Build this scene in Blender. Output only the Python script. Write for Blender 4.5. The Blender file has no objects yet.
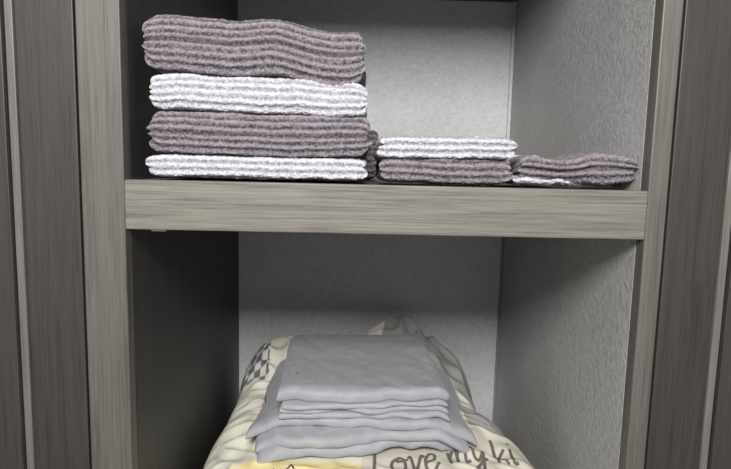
import bpy, bmesh, math, random
from mathutils import Matrix, Vector, noise
random.seed(4)
S = bpy.context.scene
S.view_settings.view_transform = 'Standard'
ZS = 1.20   # top of the shelf
XL, XR = -0.282, 0.326
YB = 0.624

# ------------------------------------------------------------ materials
def newmat(name, rough=0.6):
    m = bpy.data.materials.new(name); m.use_nodes = True
    nt = m.node_tree; b = nt.nodes['Principled BSDF']
    b.inputs['Roughness'].default_value = rough
    return m, nt, b
def ramp(nt, stops):
    r = nt.nodes.new('ShaderNodeValToRGB')
    e = r.color_ramp.elements
    e[0].position, e[0].color = stops[0][0], (*stops[0][1], 1)
    e[1].position, e[1].color = stops[-1][0], (*stops[-1][1], 1)
    for p, c in stops[1:-1]:
        n = e.new(p); n.color = (*c, 1)
    return r
def noisen(nt, vec, scale, detail=4, rough=0.55, dist=0.0):
    n = nt.nodes.new('ShaderNodeTexNoise')
    n.inputs['Scale'].default_value = scale
    n.inputs['Detail'].default_value = detail
    n.inputs['Roughness'].default_value = rough
    n.inputs['Distortion'].default_value = dist
    nt.links.new(vec, n.inputs['Vector'])
    return n
def mapping(nt, scale, loc=(0, 0, 0)):
    tc = nt.nodes.new('ShaderNodeTexCoord')
    mp = nt.nodes.new('ShaderNodeMapping')
    mp.inputs['Scale'].default_value = scale
    mp.inputs['Location'].default_value = loc
    nt.links.new(tc.outputs['Object'], mp.inputs['Vector'])
    return mp.outputs['Vector']
def bump(nt, b, h, strength, dist):
    bp = nt.nodes.new('ShaderNodeBump')
    bp.inputs['Strength'].default_value = strength
    bp.inputs['Distance'].default_value = dist
    nt.links.new(h, bp.inputs['Height'])
    nt.links.new(bp.outputs['Normal'], b.inputs['Normal'])

def wood(name, dark, light, axis='Z', loc=(0, 0, 0), rough=0.5):
    m, nt, b = newmat(name, rough)
    k = .03
    sc = {'Z': (1, 1, k), 'X': (k, 1, 1), 'Y': (1, k, 1)}[axis]
    v = mapping(nt, sc, loc)
    n1 = noisen(nt, v, 430, 4, .7)
    n2 = noisen(nt, v, 70, 5, .65, 1.8)
    mx = nt.nodes.new('ShaderNodeMix'); mx.data_type = 'FLOAT'
    mx.inputs[0].default_value = .5
    nt.links.new(n1.outputs['Fac'], mx.inputs[2]); nt.links.new(n2.outputs['Fac'], mx.inputs[3])
    mid = tuple(a * .45 + c * .55 for a, c in zip(dark, light))
    r = ramp(nt, [(.38, dark), (.49, mid), (.62, light)])
    nt.links.new(mx.outputs[0], r.inputs['Fac'])
    nt.links.new(r.outputs['Color'], b.inputs['Base Color'])
    bump(nt, b, n1.outputs['Fac'], .3, .0006)
    return m

M_frame = wood('grey_wood_vertical', (.064, .059, .051), (.128, .119, .104), 'Z')
M_rail = wood('grey_wood_horizontal', (.088, .080, .067), (.208, .192, .163), 'X')
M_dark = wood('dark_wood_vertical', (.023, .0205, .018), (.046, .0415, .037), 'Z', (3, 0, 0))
M_inner = wood('dark_interior_wood', (.022, .021, .020), (.052, .049, .046), 'Z', (1, 5, 0))
M_strip = wood('door_edge_strip', (.10, .092, .08), (.16, .15, .135), 'Z')

def paper(name, c1, c2):
    m, nt, b = newmat(name, .5)
    v = mapping(nt, (1, 1, 1))
    n1 = noisen(nt, v, 110, 6, .7, .6)
    n2 = noisen(nt, v, 7, 3, .5)
    mx = nt.nodes.new('ShaderNodeMix'); mx.data_type = 'FLOAT'
    mx.inputs[0].default_value = .3
    nt.links.new(n1.outputs['Fac'], mx.inputs[2]); nt.links.new(n2.outputs['Fac'], mx.inputs[3])
    r = ramp(nt, [(.38, c1), (.6, c2)])
    nt.links.new(mx.outputs[0], r.inputs['Fac'])
    nt.links.new(r.outputs['Color'], b.inputs['Base Color'])
    bump(nt, b, n1.outputs['Fac'], .8, .0028)
    return m
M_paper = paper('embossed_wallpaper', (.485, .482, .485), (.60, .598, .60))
M_paper_shade = paper('embossed_wallpaper_side_shaded', (.36, .355, .345), (.48, .474, .462))  # same wallpaper, with the right wall's dimmer light put into a darker colour
M_plain = paper('grey_board', (.2, .2, .2), (.25, .25, .25))

def terry(name, dark, light, contrast=.8):
    m, nt, b = newmat(name, 1.0)
    b.inputs['Specular IOR Level'].default_value = .05
    b.inputs['Sheen Weight'].default_value = .1
    at = nt.nodes.new('ShaderNodeAttribute'); at.attribute_name = 'rib'
    v = mapping(nt, (1, 1, 1))
    n = noisen(nt, v, 620, 2, .6)
    n2 = noisen(nt, v, 260, 3, .6)
    ad = nt.nodes.new('ShaderNodeMath'); ad.operation = 'ADD'
    nt.links.new(n.outputs['Fac'], ad.inputs[0]); nt.links.new(n2.outputs['Fac'], ad.inputs[1])
    ad2 = nt.nodes.new('ShaderNodeMath'); ad2.operation = 'MULTIPLY_ADD'
    nt.links.new(ad.outputs[0], ad2.inputs[0]); ad2.inputs[1].default_value = 1.7; ad2.inputs[2].default_value = -1.58
    ad3 = nt.nodes.new('ShaderNodeMath'); ad3.operation = 'MULTIPLY_ADD'
    nt.links.new(at.outputs['Fac'], ad3.inputs[0]); ad3.inputs[1].default_value = contrast
    nt.links.new(ad2.outputs[0], ad3.inputs[2])
    r = ramp(nt, [(.0, dark), (.95, light)])
    nt.links.new(ad3.outputs[0], r.inputs['Fac'])
    nt.links.new(r.outputs['Color'], b.inputs['Base Color'])
    bump(nt, b, ad.outputs[0], .9, .0024)
    return m
M_tg = terry('terry_mauve_grey', (.056, .045, .053), (.31, .272, .298), .72)
M_tw = terry('terry_white', (.27, .262, .295), (.66, .65, .69), .72)

def cloth(name, c1, c2, rough=.5):
    m, nt, b = newmat(name, rough)
    b.inputs['Specular IOR Level'].default_value = .3
    b.inputs['Sheen Weight'].default_value = .12
    v = mapping(nt, (1, 1, 1))
    n = noisen(nt, v, 28, 4, .6, .5)
    r = ramp(nt, [(.3, c1), (.7, c2)])
    nt.links.new(n.outputs['Fac'], r.inputs['Fac'])
    nt.links.new(r.outputs['Color'], b.inputs['Base Color'])
    bump(nt, b, n.outputs['Fac'], .4, .008)
    return m
M_sheet = cloth('grey_microfibre', (.29, .29, .312), (.34, .34, .364), .55)
M_ink, _, bb = newmat('print_ink_charcoal', .8); bb.inputs['Base Color'].default_value = (.05, .048, .05, 1)
M_ink2, _, bb = newmat('print_ink_brown', .8); bb.inputs['Base Color'].default_value = (.13, .115, .10, 1)
M_metal, _, bb = newmat('bracket_metal', .35); bb.inputs['Base Color'].default_value = (.5, .5, .5, 1); bb.inputs['Metallic'].default_value = 1

# ------------------------------------------------------------ helpers
def mkobj(name, verts, faces, mat, parent=None, smooth=False):
    me = bpy.data.meshes.new(name); me.from_pydata(verts, [], faces); me.update()
    ob = bpy.data.objects.new(name, me); S.collection.objects.link(ob)
    if mat: me.materials.append(mat)
    if smooth:
        for p in me.polygons: p.use_smooth = True
    if parent: ob.parent = parent
    return ob
def box(name, x0, x1, y0, y1, z0, z1, mat, parent=None, bev=.0012):
    v = [(x, y, z) for x in (x0, x1) for y in (y0, y1) for z in (z0, z1)]
    f = [(0, 1, 3, 2), (4, 6, 7, 5), (0, 4, 5, 1), (2, 3, 7, 6), (0, 2, 6, 4), (1, 5, 7, 3)]
    ob = mkobj(name, v, f, mat, parent)
    if bev:
        bm = bmesh.new(); bm.from_mesh(ob.data)
        bmesh.ops.bevel(bm, geom=bm.edges[:], offset=bev, segments=2, affect='EDGES', profile=.5)
        bm.to_mesh(ob.data); bm.free()
    return ob
def empty(name):
    e = bpy.data.objects.new(name, None); S.collection.objects.link(e); return e
def sstep(a, b, x):
    t = max(0, min(1, (x - a) / (b - a))); return t * t * (3 - 2 * t)

# ------------------------------------------------------------ closet shell
TOPZ = ZS + .388
FLZ = ZS - .62
T = .018
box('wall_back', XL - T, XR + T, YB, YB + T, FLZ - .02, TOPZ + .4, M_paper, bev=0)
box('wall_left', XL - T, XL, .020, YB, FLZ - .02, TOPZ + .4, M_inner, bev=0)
box('wall_right', XR, XR + T, .020, YB, FLZ - .02, TOPZ + .4, M_paper_shade, bev=0)
box('trim_1', XR - .007, XR, YB - .007, YB, ZS, TOPZ, M_paper, bev=.001)
box('trim_2', XR - .005, XR, YB - .005, YB, FLZ, ZS - .04, M_plain, bev=.001)

sh = empty('closet_shelf')
box('shelf_front_rail', XL, XR, 0.000, .020, ZS - .0575, ZS, M_rail, sh, .0015)
box('shelf_board', XL, XR, .020, YB, ZS - .022, ZS - .001, M_rail, sh, 0)
box('shelf_back_cleat', XL, XR, YB - .018, YB, ZS - .042, ZS - .022, M_inner, sh, 0)
box('shelf_bracket', XL + .022, XL + .040, .020, .034, ZS - .062, ZS - .022, M_metal, sh, .001)

up = empty('overhead_shelf')
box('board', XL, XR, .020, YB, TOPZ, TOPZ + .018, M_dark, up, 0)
box('front_rail', XL, XR, 0, .020, TOPZ, TOPZ + .055, M_rail, up)

ff = empty('closet_face_frame')
box('stile_left', XL - .049, XL, 0, .020, .0, 2.05, M_frame, ff, .0015)
box('stile_right', XR, XR + .023, 0, .020, .0, 2.05, M_frame, ff, .0015)
box('bottom_rail', XL, XR, 0, .020, FLZ - .055, FLZ, M_rail, ff, .0015)
box('toe_panel', XL, XR, .004, .020, .0, FLZ - .055, M_dark, ff, .001)
box('top_rail', XL, XR, 0, .020, 1.95, 2.05, M_rail, ff, .0015)
box('closet_base', XL, XR, .020, YB, FLZ - .018, FLZ, M_dark, bev=0)

def door(x_in, x_out, sgn):
    d = empty('cupboard_door')
    a = lambda n, u0, u1, y0, y1, z0, z1, m, bv=.001: box(n, min(u0, u1), max(u0, u1), y0, y1, z0, z1, m, d, bv)
    a('panel', x_in, x_in + sgn * .064, -.002, .018, .0, 2.05, M_dark)
    a('edge_strip', x_in + sgn * .064, x_in + sgn * .073, -.006, .018, .0, 2.05, M_strip)
    a('outer_panel', x_in + sgn * .0735, x_out, -.012, .018, .0, 2.05, M_dark)
    return d
door(XL - .0505, XL - .50, -1)
door(XR + .0245, XR + .50, 1)
fl = wood('vinyl_plank', (.14, .12, .1), (.3, .27, .23), 'X')
box('floor', -1.6, 1.6, -2.4, YB + .1, -.02, 0, fl, bev=0)

# ------------------------------------------------------------ folded textiles
def slab(name, x0, x1, y0, y1, z0, z1, mat, parent=None, seed=0, rib=0.0, period=.0092,
         fuzz=0.0, wave=.002, nx=150, nf=26, nt_=26, pend=9, pf=2.3, warp=None, frontwave=.003,
         endpinch=.45, tilt=0.0, creases=(), endw=.007):
    cx, hx = (x0 + x1) / 2, (x1 - x0) / 2
    b = (z1 - z0) / 2; cz = (z0 + z1) / 2
    r = min(b, .022)
    prof = []
    for i in range(nf + 1):
        t = -math.pi / 2 + math.pi * i / nf
        c, s = math.cos(t), math.sin(t)
        yy = -abs(c) ** (2 / pf) * r
        zz = math.copysign(abs(s) ** (2 / pf), s) * b
        L = math.hypot(abs(c) ** (2 - 2 / pf), abs(s) ** (2 - 2 / pf)) or 1
        prof.append([y0 + r + yy, zz, -abs(c) ** (2 - 2 / pf) / L, math.copysign(abs(s) ** (2 - 2 / pf), s) / L])
    for i in range(1, nt_):
        f = i / nt_
        prof.append([y0 + r + (y1 - y0 - 2 * r) * f, b, 0, 1])
    for i in range(9):
        t = math.pi / 2 - math.pi * i / 8
        c, s = math.cos(t), math.sin(t)
        prof.append([y1 - r + abs(c) ** (2 / pf) * r, math.copysign(abs(s) ** (2 / pf), s) * b, c, s])
    for i in range(1, nt_):
        f = i / nt_
        prof.append([y1 - r - (y1 - y0 - 2 * r) * f, -b, 0, -1])
    arc = [0]
    for i in range(1, len(prof)):
        arc.append(arc[-1] + math.hypot(prof[i][0] - prof[i - 1][0], prof[i][1] - prof[i - 1][1]))
    n = len(prof); verts = []; ribs = []
    so = seed * 7.31
    emin = .5 if rib else .05
    for j in range(nx + 1):
        q = j / nx
        xn = math.sin((q - .5) * math.pi) * .35 + (2 * q - 1) * .65
        e = max(0, 1 - abs(xn) ** pend) ** (1 / 2.4)
        eb = emin + (1 - emin) * e
        ey = 1 - endpinch * (1 - e) * .25
        wz = wave * noise.noise(Vector((xn * 2.2 + so, so, 0))) * 1.6
        fy = frontwave * noise.noise(Vector((xn * 3 + so, 3.3, so))) * 2
        x = cx + hx * xn
        for k, (yy, zz, ny, nz) in enumerate(prof):
            front = yy < y0 + r + .001
            u = (zz + b) if front else arc[k]
            ph = u / period + .30 * noise.noise(Vector((x * 9 + so, zz * 20, so))) + .12 * noise.noise(Vector((x * 55 + so, zz * 50, so)))
            rv = (.5 - .5 * math.cos(2 * math.pi * ph)) ** .8 if rib else .5
            d = rib * (rv - .6)
            dark = 0
            if front:
                for cpos in creases:
                    zc = cpos * b + .0025 * noise.noise(Vector((x * 12 + so, cpos * 5, 1)))
                    g = math.exp(-((zz - zc) / .0019) ** 2)
                    d -= .005 * g; dark = max(dark, g)
            if fuzz:
                d += fuzz * noise.noise(Vector((x * 400, yy * 400 + so, zz * 400)))
                d += fuzz * .6 * noise.noise(Vector((x * 150, yy * 150 + so, zz * 150 + 4)))
            Y = y0 + r + (yy - y0 - r) * ey + fy * (1 if yy < y0 + r + .05 else .2) + ny * d
            Zl = zz * eb + nz * d
            X = x + (endw * noise.noise(Vector((so, zz * 110, 2))) + .0015 * rv * (1 if xn > 0 else -1)) * abs(xn) ** 10 * (1 if rib else .4)
            Z = cz + Zl + wz + tilt * xn
            if warp: X, Y, Z = warp(X, Y, Z)
            verts.append((X, Y, Z)); ribs.append(rv * (1 - .6 * dark))
    faces = []
    for j in range(nx):
        for k in range(n):
            a = j * n + k; c = j * n + (k + 1) % n
            faces.append((a, c, c + n, a + n))
    faces.append(tuple(range(n))[::-1]); faces.append(tuple(nx * n + k for k in range(n)))
    ob = mkobj(name, verts, faces, mat, parent, True)
    at = ob.data.attributes.new('rib', 'FLOAT', 'POINT')
    at.data.foreach_set('value', ribs)
    bm = bmesh.new(); bm.from_mesh(ob.data); bmesh.ops.recalc_face_normals(bm, faces=bm.faces[:]); bm.to_mesh(ob.data); bm.free()
    return ob

def join(name, obs):
    vs, fs, rb = [], [], []
    mat = obs[0].data.materials[0]
    for o in obs:
        off = len(vs)
        vs += [tuple(v.co) for v in o.data.vertices]
        fs += [tuple(i + off for i in p.vertices) for p in o.data.polygons]
        rb += [d.value for d in o.data.attributes['rib'].data]
    for o in obs:
        me = o.data; bpy.data.objects.remove(o); bpy.data.meshes.remove(me)
    ob = mkobj(name, vs, fs, mat, None, True)
    at = ob.data.attributes.new('rib', 'FLOAT', 'POINT'); at.data.foreach_set('value', rb)
    return ob

def towel(mat, layers, seed, **kw):
    a = dict(rib=.0026, fuzz=.0013, wave=.0015, nx=300, nf=80, pf=3.0, pend=20)
    a.update(kw)
    cr = a.pop('cr', None)
    obs = []
    for i, L in enumerate(layers):
        obs.append(slab('layer', *L, mat, seed=seed + i * 1.7, creases=(cr[i] if cr else ()), **a))
    return join('folded_towel', obs)

z = ZS + .003
towel(M_tw, [(-.260, -.004, .020, .24, z + .000, z + .0275)], 1, wave=.0004)
towel(M_tg, [(-.259, -.002, .022, .24, z + .026, z + .078)], 2, wave=.001, cr=[(-.02,)])
towel(M_tw, [(-.257, -.006, .022, .24, z + .076, z + .120)], 3, tilt=-.0025, wave=.002)
towel(M_tg, [(-.262, -.009, .020, .24, z + .118, z + .185)], 5, tilt=-.006, wave=.005, cr=[(.12,)])
towel(M_tg, [(-.10, .018, .255, .40, z, z + .078)], 9, nx=60, cr=[(0,)])
towel(M_tg, [(.014, .169, .018, .17, z + .0, z + .0300)], 11, nx=180, wave=.0004, pend=14, pf=2.8)
towel(M_tw, [(.012, .172, .018, .17, z + .028, z + .057)], 12, nx=180, tilt=.0008, wave=.0008, pend=14, pf=2.8)
towel(M_tw, [(.176, .255, .028, .19, z + .0, z + .010), (.178, .226, .085, .19, z + .013, z + .037)], 14, nx=70, pend=10)
# loosely folded one at the right: thinner in the middle, fuller towards the wall
def loose(X, Y, Z):
    h = Z - z
    t = (X - .182) / .139
    s = .86 + .10 * math.cos(t * 9) + .20 * t
    return X, Y + .006 * math.sin(t * 7 + h * 60), z + .002 + max(-.001, h * s)
towel(M_tg, [(.182, .321, .020, .13, z + .001, z + .036)], 15, nx=170, wave=.001, pend=7, pf=2.2, warp=loose, cr=[(.1,)], frontwave=.005)

# ------------------------------------------------------------ duvet
DY0, DY1 = -.012, .600
def dx_at(y):
    t = sstep(.12, .50, y)
    return -.276 + .010 * t, .316 - .066 * t
def dtop(x, y):
    x0, x1 = dx_at(y)
    cx = (x0 + x1) / 2; hx = (x1 - x0) / 2
    cy = (DY0 + DY1) / 2; hy = (DY1 - DY0) / 2
    xn = max(-1, min(1, (x - cx) / hx)); yn = max(-1, min(1, (y - cy) / hy))
    back = sstep(.38, .50, y)
    under = sstep(.17, .12, abs(x)) * (1 - back) * sstep(.08, .14, y)
    base = ZS - .408 + .046 * back + .002 * sstep(.1, .3, y)
    base += .072 * math.exp(-((x - .085) / .060) ** 2 - ((y - .53) / .05) ** 2)
    base += .018 * math.exp(-((x + .20) / .06) ** 2 - ((y - .48) / .07) ** 2)
    w = 1 - .9 * under
    base += w * .013 * noise.noise(Vector((x * 7, y * 7, 1.2)))
    base += w * .010 * noise.noise(Vector((x * 17, y * 15, 5.2)))
    base += w * (.006 + .006 * back) * (1 - abs(noise.noise(Vector((x * 24 + y * 10, y * 28, 2.2)))) * 3)
    fx = max(0, 1 - abs(xn) ** 7) ** (1 / 2.2)
    fy = max(0, 1 - abs(yn) ** 14) ** (1 / 2.2)
    return FLZ + .001 + (base - FLZ) * fx * fy
def patch(x, y):
    w = .02 * noise.noise(Vector((x * 9, y * 9, 8)))
    x2, y2 = x + w, y + w
    if x2 < .0 and y2 < .125: return (.80, .68, .33)
    if x2 < -.18 and y2 > .42:
        return (.12, .12, .12) if (int(math.floor(x * 80)) + int(math.floor(y * 80))) % 2 else (.55, .54, .50)
    if x2 > .175 and y2 > .22 and y2 < .36: return (.36, .35, .33)
    if x2 > .0 and y2 < .21: return (.62, .58, .49)
    if x2 < -.18: return (.72, .69, .58)
    if y2 > .42 and x2 > .05: return (.30, .30, .29)
    return (.70, .66, .55)
N = 300
vs, fs, cols = [], [], []
for j in range(N + 1):
    for i in range(N + 1):
        a, c = i / N * 2 - 1, j / N * 2 - 1
        a = .45 * a + .55 * math.sin(a * math.pi / 2); c = .45 * c + .55 * math.sin(c * math.pi / 2)
        y = (DY0 + DY1) / 2 + c * (DY1 - DY0) / 2
        x0, x1 = dx_at(y)
        x = (x0 + x1) / 2 + a * (x1 - x0) / 2
        vs.append((x, y, dtop(x, y))); cols.append(patch(x, y))
for j in range(N):
    for i in range(N):
        k = j * (N + 1) + i
        fs.append((k, k + 1, k + N + 2, k + N + 1))
rim = [i for i in range(N + 1)] + [(j) * (N + 1) + N for j in range(1, N + 1)] + \
      [N * (N + 1) + i for i in range(N - 1, -1, -1)] + [j * (N + 1) for j in range(N - 1, 0, -1)]
fs.append(tuple(rim[::-1]))
m, nt, b = newmat('printed_duvet_cotton', .85)
at = nt.nodes.new('ShaderNodeAttribute'); at.attribute_name = 'pcol'
v = mapping(nt, (1, 1, 1)); n = noisen(nt, v, 60, 4)
mx = nt.nodes.new('ShaderNodeMix'); mx.data_type = 'RGBA'; mx.blend_type = 'MULTIPLY'
mx.inputs[0].default_value = .12
nt.links.new(at.outputs['Color'], mx.inputs[6]); nt.links.new(n.outputs['Color'], mx.inputs[7])
nt.links.new(mx.outputs[2], b.inputs['Base Color'])
bump(nt, b, n.outputs['Fac'], .35, .004)
duv = mkobj('folded_duvet', vs, fs, m, None, True)
ca = duv.data.color_attributes.new('pcol', 'FLOAT_COLOR', 'POINT')
for i, c in enumerate(cols): ca.data[i].color = (*c, 1)

def strokes(name, polys, width, mat):
    vs, fs = [], []
    for P in polys:
        Q = []
        if len(P) > 2:
            PP = [P[0]] + list(P) + [P[-1]]
            for i in range(1, len(PP) - 2):
                p0, p1, p2, p3 = PP[i - 1:i + 3]
                for s in range(8):
                    t = s / 8
                    Q.append(tuple(.5 * (2 * p1[k] + (p2[k] - p0[k]) * t + (2 * p0[k] - 5 * p1[k] + 4 * p2[k] - p3[k]) * t * t + (3 * p1[k] - p0[k] - 3 * p2[k] + p3[k]) * t ** 3) for k in (0, 1)))
            Q.append(P[-1])
        else:
            for s in range(9): Q.append(tuple(P[0][k] + (P[1][k] - P[0][k]) * s / 8 for k in (0, 1)))
        base = len(vs)
        for i, (x, y) in enumerate(Q):
            a = Q[max(0, i - 1)]; c = Q[min(len(Q) - 1, i + 1)]
            dx, dy = c[0] - a[0], c[1] - a[1]; L = math.hypot(dx, dy) or 1
            nx_, ny_ = -dy / L * width / 2, dx / L * width / 2
            for sg in (-1, 0, 1):
                X, Y = x + sg * nx_, y + sg * ny_
                vs.append((X, Y, dtop(X, Y) + .0011 + (.0003 if sg == 0 else 0)))
        for i in range(len(Q) - 1):
            for s in (0, 1):
                k = base + i * 3 + s
                fs.append((k, k + 1, k + 4, k + 3))
    return mkobj(name, vs, fs, mat, duv, True)
G = {
 'L': (.75, [[(.15, 1.5), (.12, .7), (.08, .02), (.4, .06), (.7, .12)]]),
 'o': (.72, [[(.4, .95), (.1, .75), (.08, .3), (.3, 0), (.6, .25), (.6, .75), (.4, .95), (.3, .75), (.75, .8)]]),
 'v': (.65, [[(.05, .85), (.15, .9), (.28, .05), (.32, .05), (.6, .9), (.7, .8)]]),
 'e': (.65, [[(.1, .45), (.45, .55), (.5, .85), (.3, .95), (.1, .6), (.15, .1), (.4, 0), (.65, .3)]]),
 'm': (1.0, [[(.08, .9), (.12, 0)], [(.12, .5), (.3, .92), (.42, .7), (.42, 0)], [(.42, .5), (.62, .92), (.75, .7), (.78, .1), (.95, .15)]]),
 'y': (.7, [[(.08, .9), (.12, .3), (.3, .1), (.5, .4), (.58, .9)], [(.58, .9), (.5, 0), (.35, -.6), (.1, -.5), (.25, -.15), (.7, .2)]]),
 'k': (.68, [[(.12, 1.6), (.12, 0)], [(.55, .9), (.15, .42), (.35, .4), (.58, 0)]]),
 'i': (.35, [[(.15, .9), (.15, .1), (.32, .1)], [(.15, 1.25), (.19, 1.33)]]),
 ' ': (.35, []),
}
def text(s, ox, oy, ang, size, width, name, mat, slant=.25, aspect=1.0):
    P = []; cur = 0
    for ch in s:
        w, ps = G[ch]
        for p in ps:
            q = []
            for a, c in p:
                a2 = (cur + a + slant * c) * size; c2 = c * size * aspect
                q.append((ox + a2 * math.cos(ang) - c2 * math.sin(ang), oy + a2 * math.sin(ang) + c2 * math.cos(ang)))
            P.append(q)
        cur += w
    return strokes(name, P, width, mat)
text('Love my ki', .015, .088, math.radians(13), .037, .0048, 'printed_lettering', M_ink2, aspect=1.05)
D = []
for ox, oy, k in ((-.190, .066, .9), (-.125, .064, 1.0)):
    c = lambda pts: [(ox + a * .05 * k, oy + b_ * .06 * k) for a, b_ in pts]
    for seg in [((0, 0), (0, .6)), ((0, .6), (.25, .35)), ((.25, .35), (.5, .75)), ((.5, .75), (.75, .35)), ((.75, .35), (1, .6)), ((1, .6), (1, 0)), ((1, 0), (0, 0)), ((0, .15), (1, .15)), ((.3, .0), (.3, .15)), ((.7, 0), (.7, .15))]:
        D.append(c(seg))
strokes('printed_doodles', D, .0024, M_ink)
ring = [(.222 + .017 * math.cos(t * math.pi / 8), .082 + .020 * math.sin(t * math.pi / 8)) for t in range(17)]
strokes('printed_ring', [ring], .004, M_ink)

# ------------------------------------------------------------ folded sheets
fs_ = empty('folded_bed_sheets')
SB = ZS - .386
def sl(name, x0, x1, y0, y1, z0, z1, a, seed, rough=1.0, **kw):
    cx, cy = (x0 + x1) / 2, (y0 + y1) / 2
    ca, sa = math.cos(a), math.sin(a)
    def f(X, Y, Z):
        x, y = X - cx, Y - cy
        x *= 1 + .06 * rough * noise.noise(Vector((seed, y * 9, 3)))
        y *= 1 + .045 * rough * noise.noise(Vector((seed + 4, x * 9, 3)))
        Xn, Yn = cx + x * ca - y * sa, cy + x * sa + y * ca
        Zn = Z + .002 * noise.noise(Vector((Xn * 12, Yn * 12, 1))) \
            + rough * .0045 * (abs(noise.noise(Vector((Xn * 16 + Yn * 12, Yn * 9 - Xn * 6, seed)))) - .2) \
            + rough * .0016 * noise.noise(Vector((Xn * 40 + Yn * 25, Yn * 20, seed * .3)))
        dr = max(0, .16 - Yn); Zn -= dr * .3
        ex = max(0, abs(Xn + .005) - .12); Zn -= ex * .35 + ex * ex * 3
        return Xn, Yn, Zn
    arg = dict(nx=150, nf=18, nt_=60, wave=.001, frontwave=.004, pend=50, warp=f, pf=2)
    arg.update(kw)
    return slab(name, x0, x1, y0, y1, z0, z1, M_sheet, fs_, seed=seed, **arg)
sl('sheet_base', -.170, .148, .134, .45, SB - .012, SB + .008, math.radians(6), 21, 1.6)
sl('sheet_second', -.166, .152, .132, .45, SB + .006, SB + .022, math.radians(4), 29, 1.6)
sl('sheet_middle', -.166, .174, .146, .43, SB + .020, SB + .036, math.radians(-1), 22, 1.4)
sl('pillowcase_1', -.128, .128, .148, .43, SB + .036, SB + .045, math.radians(2), 23, .6)
sl('pillowcase_2', -.127, .124, .149, .43, SB + .045, SB + .053, math.radians(2.5), 24, .6)
sl('pillowcase_3', -.126, .122, .146, .43, SB + .053, SB + .061, math.radians(3), 25, .6)
sl('pillowcase_4', -.132, .124, .148, .43, SB + .061, SB + .080, math.radians(3), 26, .8, pf=2.6)

# ------------------------------------------------------------ light
def area(name, loc, tgt, size, energy, col=(1, 1, 1)):
    l = bpy.data.lights.new(name, 'AREA'); l.size = size; l.energy = energy; l.color = col
    o = bpy.data.objects.new(name, l); S.collection.objects.link(o)
    o.location = loc
    o.rotation_euler = (Vector(tgt) - Vector(loc)).to_track_quat('-Z', 'Y').to_euler()
    return o
area('ceiling_light', (-.10, -1.3, 1.88), (0, .2, 1.1), .40, 39, (1, .995, .98))
w = bpy.data.worlds.new('room_ambient'); S.world = w; w.use_nodes = True
w.node_tree.nodes['Background'].inputs['Color'].default_value = (.98, .985, 1, 1)
w.node_tree.nodes['Background'].inputs['Strength'].default_value = .42

# ------------------------------------------------------------ camera
cam = bpy.data.cameras.new('camera'); co = bpy.data.objects.new('camera', cam); S.collection.objects.link(co)
cam.sensor_width = 36; cam.lens = 560 / 731 * 36; cam.clip_start = .01
co.matrix_world = Matrix.Translation((-.0145, -.650, ZS + .0185)) @ Matrix.Rotation(math.radians(-1.0), 4, 'Z') @ Matrix.Rotation(math.radians(90 - 6.7), 4, 'X') @ Matrix.Rotation(math.radians(1.3), 4, 'Z')
S.camera = co
